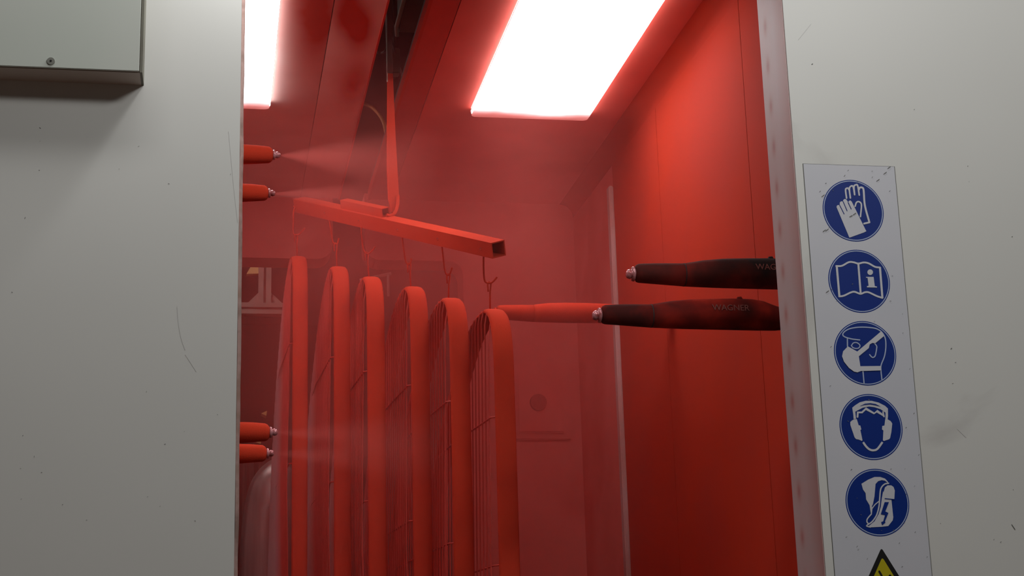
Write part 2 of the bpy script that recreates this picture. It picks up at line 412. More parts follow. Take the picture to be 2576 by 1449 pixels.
obj('board_outline', tube(bmesh.new(), [(sx0, YF-.0003, 1.30), (sx0, YF-.0003, sz1), (sx1, YF-.0003, sz1), (sx1, YF-.0003, 1.30)], .0007, 5), M['grey_scuff'], sign)
discs = [((2146, 530), 'gloves'), ((2161, 707.5), 'manual'), ((2176, 888.5), 'mask'), ((2191, 1074), 'ear defenders'), ((2207, 1264), 'antistatic shoes')]
RD = .0562
def disc_part(c, label):
    ct = S(*c); d = cyl(bmesh.new(), (ct.x, YF-.0006, ct.z), (0, -1, 0), RD, .0002, 72)
    o = obj('symbol_disc', d, M['blue'], sign); o['label'] = 'blue disc showing ' + label
    bm = bmesh.new(); n = 72; r0, r1 = RD*.945, RD*.972
    vs = [[bm.verts.new((ct.x+r*math.cos(k*2*math.pi/n), YF-.0010, ct.z+r*math.sin(k*2*math.pi/n))) for k in range(n)] for r in (r0, r1)]
    for k in range(n): bm.faces.new((vs[0][k], vs[0][(k+1) % n], vs[1][(k+1) % n], vs[1][k]))
    obj('ring', bm, M['bluewhite'], o)
    return o
dl = [disc_part(c, l) for c, l in discs]
K = 1449/180
# gloves
f = Flat(2060, 440, K)
f.poly([(610, 1270), (352, 655), (362, 625), (390, 612), (415, 622), (420, 560), (445, 538), (478, 545), (490, 510), (518, 490), (550, 502), (590, 560), (605, 530), (632, 520), (660, 545), (955, 1145), (900, 1172), (780, 1215), (625, 1270)])
f.line([(555, 475), (535, 310), (560, 275), (590, 275), (600, 300)], 32); f.line([(632, 472), (612, 290), (640, 235), (680, 232), (700, 290), (718, 405)], 32)
f.line([(715, 380), (705, 240), (745, 205), (780, 225), (812, 412)], 32)
f.line([(805, 300), (820, 265), (870, 262), (900, 320), (925, 620), (1015, 960)], 38); f.line([(1018, 965), (910, 990)], 36, sm=False)
f.line([(728, 640), (750, 570), (790, 545), (840, 570), (855, 640), (835, 850)], 30)
f.out('pictogram', M['signwhite'], dl[0])
f = Flat(2060, 440, K)
for a, b in (((415, 620), (505, 795)), ((485, 545), (565, 732)), ((585, 560), (648, 695))): f.line([a, b], 13, .0017)
f.out('finger_line', M['blue'], dl[0])
# manual
f = Flat(2070, 620, K)
f.line([(265, 400), (380, 395), (520, 322), (620, 325), (712, 350), (820, 328), (920, 345), (1050, 415), (1150, 430)], 36)
f.line([(325, 1015), (420, 1000), (560, 935), (640, 922), (755, 962), (850, 930), (930, 935), (1080, 1005), (1200, 1045)], 36)
f.line([(275, 398), (330, 1018)], 42, sm=False, cap=False); f.line([(712, 350), (760, 955)], 40, sm=False, cap=False); f.line([(1150, 425), (1200, 1050)], 42, sm=False, cap=False)
f.disc(952, 525, 57, n=24)
f.poly([(868, 620), (1022, 620), (1045, 805), (1092, 818), (1088, 836), (890, 832), (884, 808), (920, 800), (900, 642), (868, 636)])
f.out('pictogram', M['signwhite'], dl[1])
# mask
f = Flat(2085, 800, K)
f.line([(620, 448), (450, 425), (300, 375), (285, 310), (380, 235), (520, 198), (700, 188), (900, 205), (1010, 245), (1090, 320), (1140, 430), (1148, 600), (1120, 780), (1055, 950), (1050, 1060), (1070, 1255)], 24)
f.line([(370, 410), (372, 580)], 24, sm=False); f.line([(685, 1075), (707, 1320)], 24, sm=False)
f.line([(450, 565), (490, 510), (550, 500), (605, 530), (625, 570), (595, 612), (540, 620), (480, 600), (450, 560)], 22)
f.line([(925, 520), (960, 570), (962, 620), (935, 760), (895, 800), (860, 790), (820, 745)], 24)
f.out('head_line', M['bluewhite'], dl[2])
f = Flat(2085, 800, K)
f.poly([(378, 578), (568, 682), (1050, 275), (1090, 320), (1108, 370), (932, 515), (870, 510), (820, 540), (800, 615), (600, 780), (630, 980), (1050, 975), (1050, 1065), (640, 1078), (570, 1105), (500, 1088), (400, 1015), (300, 890), (260, 780), (280, 680)], .0018)
f.out('pictogram', M['signwhite'], dl[2])
# ear defenders
f = Flat(2100, 985, K)
f.poly([(348, 330), (400, 285), (500, 220), (620, 190), (740, 190), (880, 225), (1010, 290), (1070, 345), (1072, 500), (1065, 565), (1018, 570), (1022, 430), (920, 360), (800, 320), (690, 305), (560, 330), (410, 410), (425, 555), (375, 560), (370, 480)])
f.poly([(385, 565), (440, 560), (478, 685), (512, 690), (532, 770), (512, 780), (555, 985), (545, 1002), (480, 975), (425, 965), (395, 930), (310, 680), (308, 620), (340, 590)])
f.poly([(1015, 565), (1065, 565), (1125, 600), (1158, 650), (1140, 820), (1115, 940), (1095, 968), (990, 1003), (968, 990), (978, 790), (950, 770), (955, 700), (1000, 690)])
f.line([(455, 515), (460, 425), (545, 425), (625, 350), (790, 445), (850, 400), (985, 490)], 36, sm=False); f.line([(970, 415), (990, 510)], 30, sm=False)
f.line([(568, 1028), (630, 1115), (700, 1175), (780, 1192), (860, 1160), (960, 1025)], 42, cap=False)
f.out('pictogram', M['signwhite'], dl[3])
f = Flat(2100, 985, K)
f.poly([(490, 303), (600, 250), (710, 238), (820, 256), (930, 312), (820, 280), (710, 262), (600, 272)], .0018)
f.out('band_line', M['blue'], dl[3])
# shoes
f = Flat(2110, 1170, 1449/190)
f.poly([(430, 360), (560, 280), (680, 230), (790, 230), (880, 260), (930, 310), (955, 360), (930, 340), (880, 300), (820, 290), (750, 310), (700, 365), (680, 600), (650, 750), (630, 790), (640, 850), (630, 940), (610, 930), (585, 770), (520, 660), (510, 540), (460, 470)])
f.poly([(880, 640), (850, 540), (880, 430), (930, 390), (1000, 390), (1045, 420), (1070, 490), (1060, 655)])
f.poly([(845, 500), (880, 640), (1005, 665), (1040, 1000), (1030, 1060), (945, 1170), (820, 1185), (620, 1195), (560, 1180), (680, 1080), (760, 940), (800, 800), (820, 640)])
f.line([(950, 350), (870, 370), (800, 460), (780, 640), (765, 800), (720, 960), (640, 1080), (560, 1140)], 26)
f.line([(630, 840), (690, 760), (760, 700)], 20); f.line([(620, 940), (545, 1030), (535, 1090), (560, 1130), (530, 1170), (600, 1190)], 24)
f.out('pictogram', M['signwhite'], dl[4])
f = Flat(2110, 1170, 1449/190)
f.poly([(872, 712), (955, 712), (885, 890), (945, 920), (880, 1080), (888, 1105), (825, 1155), (805, 1095), (845, 1080), (880, 960), (798, 945)], .0018)
f.line([(880, 645), (1060, 662)], 16, .0018)
f.out('flash_mark', M['blue'], dl[4])
# warning triangle, mostly below the frame
tc = S(2217, 1381); th = .125
def tri(apex_z, half, h, off, m, name, par):
    bm = bmesh.new(); pts = []
    A = [Vector((tc.x, apex_z)), Vector((tc.x+half, apex_z-h)), Vector((tc.x-half, apex_z-h))]
    for i in range(3):
        p, n, q = A[i], A[(i+1) % 3], A[i-1]; r = .005
        a = p+(q-p).normalized()*r; b = p+(n-p).normalized()*r
        for k in range(5):
            t = k/4; pts.append(a*(1-t)**2+p*2*t*(1-t)+b*t*t)
    prism(bm, [(v.x, YF-off, v.y) for v in pts], Vector((0, .0002, 0))); return obj(name, bm, m, par)
wt = tri(tc.z+.002, .068, .118, .0009, M['black'], 'warning_triangle', sign); wt['label'] = 'black edged yellow warning triangle cut by the photo edge'
tri(tc.z-.0135, .052, .092, .0012, M['yellow'], 'yellow_field', wt)
f = Flat(2150, 1370, 2568/140)
f.line([(1120, 1240), (1250, 1500), (1300, 1900)], 90, .0016); f.line([(1540, 1600), (1610, 1430), (1700, 1600)], 90, .0016)
f.out('pictogram', M['black'], wt)
# scuffs on the sign and walls
f = Flat(0, 0, 1)
for i in range(64):
    x = random.uniform(2030, 2340); y = random.uniform(420, 1440)
    if x < 2030+(y-411)*.075 or x > 2245+(y-411)*.09: continue
    a = random.uniform(-.9, .5); l = random.uniform(.8, 3.2)
    f.line([(x, y), (x+l*math.cos(a), y+l*math.sin(a))], random.uniform(.7, 1.5), .0017)
for x, y in ((2236, 422), (2226, 436), (2208, 454), (2070, 493), (2073, 581), (2080, 579), (2081, 734)): f.line([(x-3, y+2), (x+3, y-2)], 1.8, .0017)
f.line([(2137, 546), (2143, 543)], 2.2, .0017); f.line([(2146, 541), (2152, 537)], 2.2, .0017)
sf = f.out('scuff_mark', M['grey_scuff'], sign); sf['kind'] = 'stuff'
f = Flat(0, 0, 1)
for i in range(46):
    if i % 2: x = random.uniform(1990+i, 2560)
    else: x = random.uniform(10, 585)
    y = random.uniform(240, 1440)
    if x > 1900 and x < 2030+(y)*.08: x = 1985+y*.078-random.uniform(-6, 14) if random.random() < .6 else random.uniform(2370, 2560)
    if 2005 < x < 2360 and y > 405: continue
    a = random.uniform(-1.6, .6); l = random.uniform(.6, 3)
    f.line([(x, y), (x+l*math.cos(a), y+l*math.sin(a))], random.uniform(.6, 1.3), .0004)
for pts in ([(2545, 1320), (2553, 1332)], [(2042, 162), (2044, 161)], [(2392, 878), (2394, 876)]): f.line(pts, 2, .0004)
sf = f.out('scuff_mark', M['grey_scuff'], wf); sf['kind'] = 'stuff'
f = Flat(0, 0, 1)
for pts, wd in (([(446, 770), (449, 810), (456, 850), (466, 880)], 2.4), ([(466, 892), (478, 910), (494, 935)], 1.6),
                ([(575, 330), (588, 470), (598, 560)], 1.0), ([(2408, 1078), (2430, 1100)], 2.5), ([(2040, 60), (2008, 100)], 1.2)):
    f.line(pts, wd, .0003, cap=False)
sf = f.out('faint_smear', M['smear'], wf); sf['kind'] = 'stuff'

# ================================================================== COVER BOX TOP LEFT
bw = onY(365, 215, YF)                                # lower right corner on the wall
yb = YF-.058
bfz = bw.z
box_t = thing('wall_cover_box', 'shallow pale grey metal box screwed on the wall at upper left', 'box', (-1.0, YF, bfz))
XB = bw.x
bm = B(-1.6, XB-.006, yb+.004, YF, bfz, 3.35)
obj('casing', bm, noisy('casing_side', [(.42, .36, .32), (.46, .40, .36)], 4, rough=.5), box_t)
obj('front_sheet', B(-1.6, XB-.007, yb, yb+.004, bfz+.0015, 3.35, bev=.0008), M['cover'], box_t)
obj('edge_angle', B(XB-.006, XB-.002, yb+.001, YF, bfz, 3.35), M['olive'], box_t)
sc_ = onY(128, 154, yb)
s1 = obj('screw', cyl(bmesh.new(), (sc_.x, yb, sc_.z), (0, -1, 0), .0065, .0015, 24, .006), M['screw'], box_t)
obj('screw_socket', cyl(bmesh.new(), (sc_.x, yb-.0014, sc_.z), (0, -1, 0), .0017, .0006, 10), M['black'], s1)

# ================================================================== SPRAY GUNS
def loft(bm, secs, seg=20, cap=True):
    """sections (x, ztop, zbottom, halfwidth) in gun space"""
    rings = []
    for x, zt, zb, hw in secs:
        rings.append([bm.verts.new((x, hw*math.cos(a), (zt+zb)/2+(zt-zb)/2*math.sin(a))) for a in [q*2*math.pi/seg for q in range(seg)]])
    for A, D in zip(rings, rings[1:]):
        for q in range(seg): bm.faces.new((A[q], A[(q+1) % seg], D[(q+1) % seg], D[q]))
    if cap: bm.faces.new(rings[0][::-1]); bm.faces.new(rings[-1])
    return bm
U = .00077                                             # metres per photo pixel on the right hand guns
def L_(secs, k=1): return [(x*U*k, t*U*k, b*U*k, (t-b)/2*U*k*.95) for x, t, b in secs]
NOZ = [(0, 5, -7), (3, 10, -11), (10, 13, -13), (11, 11, -11), (14, 11, -11), (15, 18, -18), (20, 19, -19), (21, 14, -14), (27, 15, -15)]
BAR = [(23, 17, -15), (26, 23, -20), (32, 26, -22), (60, 27.5, -23.5), (100, 28.5, -26), (148, 29, -29)]
BOD = [(149, 29, -29), (160, 31, -29.5), (200, 38, -30.5), (250, 43, -31.5), (300, 45, -32), (365, 46.5, -32.5), (410, 46, -33), (440, 41, -33), (470, 30, -33), (500, 22, -30)]
def me_obj(name, bm, m, parent, smooth=True):
    bmesh.ops.recalc_face_normals(bm, faces=bm.faces)
    me = bpy.data.meshes.new(name); bm.to_mesh(me); bm.free()
    o = link(name, me, m, parent, smooth); return o
def make_gun(label, tip, direction, scale, bodym, barm, armlen, letters=None, group=None, tiltdeg=0, coat=None):
    t = thing('spray_gun', label, 'spray gun', tip, group)
    t.rotation_euler = (0, math.radians(tiltdeg), 0 if direction > 0 else math.pi)
    t.scale = (scale,)*3
    me_obj('nozzle', loft(bmesh.new(), L_(NOZ)), M['chrome'] if coat is None else coat, t)
    me_obj('barrel', loft(bmesh.new(), L_(BAR), 24), barm, t)
    me_obj('body', loft(bmesh.new(), L_(BOD), 24), bodym, t)
    me_obj('seam_ring', loft(bmesh.new(), L_([(147.5, 29.6, -29.4), (150, 29.6, -29.4)]), 24), M['seam'], t)
    me_obj('fitting', loft(bmesh.new(), [(x*U, (t_)*U, 40*U, 7*U) for x, t_ in ((372, 44), (375, 52), (384, 53), (388, 44))]), bodym, t)
    me_obj('support_arm', loft(bmesh.new(), [(490*U, 8*U, -16*U, 12*U), (armlen, 8*U, -16*U, 12*U)], 14), M['dark'], t)
    if letters is not None:
        for ch, x in letters:
            cu = bpy.data.curves.new('lettering', 'FONT'); cu.body = ch; cu.size = 22*U; cu.extrude = .0004
            tmp = bpy.data.objects.new('tmp', cu); C.objects.link(tmp)
            bpy.context.view_layer.update()
            me = bpy.data.meshes.new_from_object(tmp.evaluated_get(bpy.context.evaluated_depsgraph_get()))
            bpy.data.objects.remove(tmp)
            # lay on the camera side of the body
            me.transform(Matrix.Translation((x*U, -37.6*U, 8*U)) @ Matrix.Rotation(math.radians(84), 4, 'X'))
            link('lettering', me, M['letter'], t)
    return t
YG = 2.85
g1 = onY(1575, 689, YG); g2 = onY(1490, 793, YG-.01); g3 = onY(1232, 787, 3.86)
RG = 'spray guns on the right of the booth'
make_gun('upper dark spray gun reaching in from the right jamb', g1, 1, 1.0, M['gun'], M['gun'], 1.565-g1.x, [('WAGNER', 326)], RG)
make_gun('red dusted dark spray gun below the topmost one at right', g2, 1, 1.0, M['gun2'], M['gun2'], 1.565-g2.x, [('WAGNER', 296)], RG, 0)
a3 = WR-g3.x-.002
t3 = thing('spray_gun', 'fully red coated gun behind, fading into haze beside the nearest hanging frame', 'spray gun', g3, RG); t3.scale = (.98,)*3
me_obj('nozzle', loft(bmesh.new(), L_(NOZ)), M['red'], t3)
me_obj('barrel', loft(bmesh.new(), L_(BAR), 24), M['red'], t3)
me_obj('body', loft(bmesh.new(), L_([(149, 29, -29), (160, 31, -29.5), (200, 36, -30), (260, 38, -31), (340, 38, -31)])+[(a3*1.02, 30*U, -25*U, 25*U)], 24), M['red'], t3)
LG = 'spray guns on the left of the booth'
for (u, v), lab, dy, sc2 in (((705, 390), 'topmost red coated gun at left, its tip spraying mist to the right', 3.08, 1.0),
                        ((692, 486), 'second red coated gun from the top at left edge', 3.12, .93),
                        ((698, 1087), 'third red coated gun from the top at left, above the lowest', 3.00, 1.0),
                        ((689, 1140), 'lowest red coated gun at left beside the hanging racks', 3.12, .96)):
    p = onY(u, v, dy)
    t = thing('spray_gun', lab, 'spray gun', p, LG); t.rotation_euler = (0, math.radians(1), math.pi); t.scale = (sc2,)*3
    me_obj('nozzle', loft(bmesh.new(), L_([(a, b*.8, c*.8) for a, b, c in NOZ], .9)), M['chrome'], t)
    me_obj('barrel', loft(bmesh.new(), L_([(19, 12, -12), (24, 19, -19), (30, 22, -22), (60, 25, -24), (148, 29, -29)]), 24), M['red'], t)
    me_obj('body', loft(bmesh.new(), L_([(149, 27, -27), (300, 28, -28), (480, 22, -22)]), 24), M['red'], t)
    me_obj('support_arm', loft(bmesh.new(), [(470*U, 8*U, -16*U, 12*U), ((p.x-WL)/sc2-.002, 8*U, -16*U, 12*U)], 14), M['dark'], t)

# ================================================================== HANGER
def dep_at_Y(u, v, y): return F*y/ray(u, v).y
DM = dep_at_Y(985, 535, 3.88)
RAT = [.83, .858, .890, .925, .962, 1.0]                # relative nearness of the six frames
RM = .907
DR = DM*RM
dep = [DR/r for r in RAT]
dBR = DR*.985; dBL = DR/.825
PRt = at(1254, 627, dBR); PLt = at(754, 514, dBL)
c = (PLt-PRt).normalized()
a = R @ Vector((31, 10, -27.3)); a = (a - c*a.dot(c)).normalized()
b = c.cross(a).normalized()
if b.z > 0: b = -b                                       # b points down the side face
TW = 42.5*dBR/F*.96
ln = (PLt-PRt).length
hang = thing('hanger_bar', 'tilted red coated square tube hung from the conveyor by a flat rod', 'hanger', PRt)
def beam_box(name, P, dirv, length, av, bv, wa, wb, m, par, hollow=0):
    bm = bmesh.new(); h = [(1, 1), (-1, 1), (-1, -1), (1, -1)]
    def ring(t, s): return [bm.verts.new(P+dirv*t+av*(x*(wa/2-s))+bv*(y*(wb/2-s))) for x, y in h]
    o0, o1 = ring(0, 0), ring(length, 0)
    for i in range(4): bm.faces.new((o0[i], o0[(i+1) % 4], o1[(i+1) % 4], o1[i]))
    if hollow:
        i0, i1 = ring(0, hollow), ring(length, hollow)
        for i in range(4):
            bm.faces.new((i0[i], i0[(i+1) % 4], i1[(i+1) % 4], i1[i]))
            bm.faces.new((o0[i], o0[(i+1) % 4], i0[(i+1) % 4], i0[i])); bm.faces.new((o1[i], o1[(i+1) % 4], i1[(i+1) % 4], i1[i]))
    else: bm.faces.new(o0); bm.faces.new(o1)
    return obj(name, bm, m, par)
beam_box('square_tube', PRt, c, ln, a, b, TW, TW, M['red'], hang, hollow=.0028)
# small top channel
def bar_pt(u):                                           # point on the bar axis under photo column u
    lo, hi = 0., ln
    for _ in range(40):
        mid = (lo+hi)/2; q = R.transposed() @ (PRt+c*mid-ORG); uu = CX-F*q.x/q.z
        if uu > u: lo = mid
        else: hi = mid
    return PRt+c*lo, lo
pa, ta = bar_pt(972); pb, tb = bar_pt(868)
SW = TW*.62
beam_box('top_channel', pa-b*(TW/2+SW/2)+a*.002, c, tb-ta, a, b, SW, SW, M['red'], hang, hollow=.002)
# hook holes
side = -a if (-a).dot(ORG-PRt) > 0 else a
HK = [(750, 521), (832, 542), (918, 562), (1016, 583), (1117, 606), (1226, 632)]
holes = []
for u, v in HK:
    P, t = bar_pt(u); P = P+side*(TW/2)+b*TW*.05
    holes.append(P)
    obj('hook_hole', cyl(bmesh.new(), P-side*.001, side, .0035, .0016, 12), M['hole_red'], hang)
# flat rod, twisted, going up through the ceiling slot
rp = [((990, 535), 12, 25), ((990, 500), 27, 25), ((986.5, 430), 26, 30), ((984, 340), 21, 25), ((982.5, 260), 17, 15), ((981, 186), 14, 5), ((979.5, 90), 13, 0), ((978, 0), 13, 0), ((976, -140), 13, 0), ((974, -330), 13, 0)]
bm = bmesh.new(); prev = None; upper = bmesh.new(); pu = None
dR_ = DM-.004
for (u, v), wpx, tw in rp:
    z = onY(u, v, 3.9); ctr = z; hw = wpx/2*dR_/F; n = Vector((math.cos(math.radians(tw)), math.sin(math.radians(tw))*.4, 0)); n.normalize()
    hw /= max(.5, abs(n.x)); m_ = Vector((-n.y, n.x, 0))*.004
    cur = [bm.verts.new(ctr+n*hw+m_), bm.verts.new(ctr-n*hw+m_), bm.verts.new(ctr-n*hw-m_), bm.verts.new(ctr+n*hw-m_)]
    if v <= 186:
        cu2 = [upper.verts.new(q.co.copy()) for q in cur]
        if pu:
            for i in range(4): upper.faces.new((pu[i], pu[(i+1) % 4], cu2[(i+1) % 4], cu2[i]))
        else: upper.faces.new(cu2)
        pu = cu2
    if v >= 186:
        if prev:
            for i in range(4): bm.faces.new((prev[i], prev[(i+1) % 4], cur[(i+1) % 4], cur[i]))
        else: bm.faces.new(cur)
        prev = cur
bm.faces.new(prev[::-1]); bmesh.ops.delete(bm, geom=[q for q in bm.verts if not q.link_faces], context='VERTS'); upper.faces.new(pu[::-1])
obj('flat_rod', bm, M['red'], hang)
o = obj('rod_shank', upper, M['shank'], hang); o['label'] = 'dark brown upper part of the rod'  # upper length coloured darker brown than the rest of the rod
# welded foot of the rod
bm = bmesh.new(); P1 = pa-b*(TW/2+.004)
tube(bm, spline([onY(1001, 492, 3.895), onY(1000, 515, 3.89), onY(994, 534, 3.88), onY(982, 543, 3.875), onY(972, 541, 3.87)], 5), [.0045]*21, 8)
obj('rod_foot', bm, M['red'], hang)

# hooks
hookpx = [
 [(750, 523), (742, 522), (738.5, 532), (738, 560), (737.5, 583), (742, 591), (752, 590), (760, 582), (767, 574)],
 [(832, 543), (829, 542), (828, 552), (832, 575), (836.5, 606), (841, 613), (848, 613), (851, 605), (852.5, 599)],
 [(920, 561), (914, 562), (909, 572), (910, 595), (913.5, 625), (919, 636), (928, 638), (937, 630), (944, 620)],
 [(1016, 583), (1013, 584), (1012, 600), (1016, 630), (1020, 655), (1026, 665), (1031, 664), (1034, 656), (1034.5, 650)],
 [(1118, 605), (1114, 606), (1112, 616), (1114, 640), (1119, 680), (1125, 692), (1131, 690), (1135, 680), (1137, 673)],
 [(1228, 631), (1220, 635), (1216.5, 645), (1216.5, 680), (1219, 705), (1226, 712), (1235, 712), (1243, 706), (1250.5, 697)]]
names = ['leftmost thin wire hook on the tilted bar, farthest from the camera', 'second wire hook from the left on the tilted bar', 'third wire hook from the left, just left of the flat rod',
         'wire hook fourth from the left, right of the flat rod', 'fifth wire hook from the left on the tilted bar', 'nearest wire hook hanging beside the open end of the square tube']
bottoms = []
for i, pts in enumerate(hookpx):
    d = dep[i]
    P = [at(u, v, d) for u, v in pts]; P[0] = holes[i]+side*.001
    off = [1, .5, .15] + [0]*20
    hd = (R.transposed() @ (holes[i]-ORG)); d0 = -hd.z
    P = [holes[i]+side*.001] + [at(u, v, d+(d0-d)*o-.004*(o > 0)) for (u, v), o in zip(pts[1:], off)]
    r = .0021 if i < 5 else .0022
    o = obj('wire_hook', tube(bmesh.new(), spline(P, 5), r, 7), M['red'], None, True)
    tag(o, names[i], 'hook', 'hooks on the hanger bar')
    bottoms.append((pts[5], d))

# ================================================================== HANGING WIRE FRAMES
tops = [(748, 655), (848, 681), (929, 707), (1034, 732), (1128, 761), (1233, 789)]
wid = [37, 40, 43, 45, 48, 50]
vpx = [430, 400, 370, 340, 290, 250]
PROF = [(-.118, -2.0), (-.118, -.60), (-.118, -.30), (-.117, -.18), (-.115, -.12), (-.105, -.07), (-.08, -.028), (-.04, -.005), (0, 0), (.05, -.001), (.12, -.012), (.20, -.035), (.30, -.085), (.40, -.15), (.50, -.22), (.60, -.31), (.70, -.43), (.78, -.58), (.82, -.75), (.84, -1.0), (.84, -2.0)]
def prof_z(s):
    for (s0, z0), (s1, z1) in zip(PROF[7:], PROF[8:]):
        if s0 <= s <= s1: return z0+(z1-z0)*(s-s0)/(s1-s0)
    for (s0, z0), (s1, z1) in zip(PROF[:8], PROF[1:8]):
        if s0 <= s <= s1 and s1 > s0: return z0+(z1-z0)*(s-s0)/(s1-s0)
    return 0
SMP = spline([(s, 0, z) for s, z in PROF], 3)
BW = .0425; HGT = 1.25
def frame_meshes():
    # local: +x away along the panel, z up, y across the band (left = +)
    pr_ = [p for p in SMP if p.z > -HGT]; pr_ = [Vector((pr_[0].x, 0, -HGT))]+pr_+[Vector((pr_[-1].x, 0, -HGT))]
    low = [Vector((.80, 0, -HGT-.035)), Vector((.4, 0, -HGT-.05)), Vector((-.09, 0, -HGT-.035))]
    loop = pr_+low; n = len(loop); bm = bmesh.new(); rings = []
    sec = [(-.5, .0), (-.5, -.002), (-.46, -.0045), (.46, -.0045), (.5, -.002), (.5, .0), (.40, .004), (.2, .0055), (-.2, .0055), (-.40, .004)]
    for i, p in enumerate(loop):
        t = (loop[(i+1) % n]-loop[i-1]).normalized(); nr = Vector((-t.z, 0, t.x))
        rings.append([bm.verts.new(p+Vector((0, y*BW, 0))+nr*h*1.2) for y, h in sec])
    k = len(sec)
    for i in range(n):
        A, D = rings[i], rings[(i+1) % n]
        for q in range(k): bm.faces.new((A[q], A[(q+1) % k], D[(q+1) % k], D[q]))
    bmesh.ops.recalc_face_normals(bm, faces=bm.faces)
    band = bpy.data.meshes.new('band'); bm.to_mesh(band); bm.free()
    for p in band.polygons: p.use_smooth = True
    band.materials.append(M['red'])
    wires = []
    s = -.092; yw = BW*.5
    while s < .82:
        bm = bmesh.new(); z = prof_z(s)+.004
        bulge = .012
        tube(bm, [(s, yw-.001, z), (s, yw+.004, z-.03), (s, yw+bulge, (z-HGT)/2), (s, yw, -HGT-.03)], .0016, 5)
        me = bpy.data.meshes.new('wire'); bm.to_mesh(me); bm.free(); me.materials.append(M['wire']); wires.append(me)
        s += .033
    cross = []
    for zc in (-.262, -.586, -.91):
        e = .82 if zc < -.7 else (.74 if zc < -.4 else .52)
        bm = bmesh.new(); tube(bm, [(-.117, yw-.006, zc), (-.105, yw+.006, zc), (e/2, yw+.010, zc), (e, yw, zc)], .0021, 6)
        me = bpy.data.meshes.new('cross_wire'); bm.to_mesh(me); bm.free(); me.materials.append(M['wire']); cross.append(me)
    return band, wires, cross
band, wires, cross = frame_meshes()
fl_ = ['leftmost and farthest red coated wire rack on the bar', 'second wire rack from the left with pinkish wires showing', 'third red wire rack from the left',
       'fourth wire rack from the left, in the densest haze', 'fifth wire rack from the left, next to the nearest', 'nearest wire rack at right end of the row, vertical wires clearly showing']
for i, (u, v) in enumerate(tops):
    P = at(u, v, dep[i])
    sc_i = (wid[i]*dep[i]/F)/BW
    vd = R @ Vector((vpx[i]-CX, -(1757-CY), -F)); ang = math.atan2(vd.y, vd.x)
    t = thing('wire_rack', fl_[i], 'wire rack', P, 'arched wire racks hanging in a row'); t.rotation_euler = (0, 0, ang); t.scale = (1, sc_i, 1)
    o = bpy.data.objects.new('band', band); C.objects.link(o); o.parent = t
    for me in wires: o = bpy.data.objects.new('wire', me); C.objects.link(o); o.parent = t
    for me in cross: o = bpy.data.objects.new('cross_wire', me); C.objects.link(o); o.parent = t
    (hu, hv), d = bottoms[i]
    dx = {5: 2}.get(i, 0)
    A0 = at(hu+3+dx, hv+3, d)-P; A1 = at(u, v+3, d)-P
    rot = Matrix.Rotation(-ang, 4, 'Z')
    bm = tube(bmesh.new(), [A0+Vector((-.003, 0, -.018)), A0+Vector((-.004, 0, 0)), A0+Vector((-.001, 0, .006)), A0+Vector((.004, 0, .003)), A0*.7+A1*.3+Vector((.001, 0, 0)), A1], .0020, 7)
    bmesh.ops.transform(bm, matrix=Matrix.Diagonal((1, 1/sc_i, 1, 1)) @ rot, verts=bm.verts)
    me_obj('hanging_wire', bm, M['red'], t)

# ================================================================== INSPECTION HATCH ON BACK WALL
h0 = onY(1250, 905, YB); h1 = onY(1436, 1108, YB); hc = onY(1350, 1016, YB)
hx0 = 2*hc.x-h1.x+.01
ht = thing('inspection_hatch', 'square hatch with a round dark knob on the rear booth wall', 'hatch', (hc.x, YB, hc.z))
bm = B(hx0, h1.x, YB-.012, YB, h1.z, h0.z, bev=.004)
obj('frame', bm, M['pink_wall'], ht)
obj('door_plate', B(hx0+.03, h1.x-.026, YB-.024, YB-.012, h1.z+.022, h0.z-.045, bev=.005), M['pink_wall'], ht)
obj('round_knob', cyl(bmesh.new(), (hc.x, YB-.024, hc.z), (0, -1, 0), .0275, .012, 32, .026), M['hole_red'], ht)

# ================================================================== MACHINERY ABOVE THE SLOT
zt = 3.42
def Zp(u, v, z): return onZ(u, v, z)
t = thing('conveyor_motor_housing', 'grey green housing with a pale edge seen through the ceiling slot', 'machine', Zp(1010, 40, zt))
c0 = Zp(1000, 82, zt)
obj('housing', B(c0.x, c0.x+.11, 3.0, c0.y, zt, zt+.16, bev=.004), M['olive'], t)
obj('pale_edge', tube(bmesh.new(), [(c0.x-.006, 3.0, zt+.006), (c0.x-.006, c0.y-.03, zt+.006), (c0.x-.002, c0.y-.004, zt-.012)], .006, 8), M['oliveedge'], t)
t = thing('terminal_rail', 'ribbed dark rail across the conveyor slot above the booth', 'rail', Zp(1050, 50, 3.5))
for k in range(9):
    x = c0.x+.14+k*.0135
    obj('rib', B(x, x+.007, c0.y-.14, c0.y-.11, 3.47, 3.52), M['dark'], t)
obj('carrier', B(c0.x+.13, c0.x+.28, c0.y-.10, c0.y-.085, 3.46, 3.50, bev=.002), M['olive'], t)
obj('carrier', B(c0.x+.13, c0.x+.28, c0.y-.07, c0.y-.06, 3.46, 3.49, bev=.002), M['olive'], t)
struct('trim_7', B(.10, .80, 3.0, 9, 3.66, 3.72), M['dark'])
tag(obj('cable', tube(bmesh.new(), spline([Zp(972, -60, 3.5), Zp(971, 40, 3.42), Zp(973, 120, 3.3), Zp(973.5, 170, 3.2), Zp(974, 205, 3.14)], 6), .0018, 6), M['oliveedge'], None, True), 'thin pale cable running down beside the flat rod', 'cable')
tag(obj('cable', tube(bmesh.new(), spline([Zp(980, 70, 3.67), Zp(985, 95, 3.5), Zp(990, 118, 3.46), Zp(995, 135, 3.44)], 6), .003, 6), M['cable'], None, True), 'short dark cable below the grey green housing', 'cable')
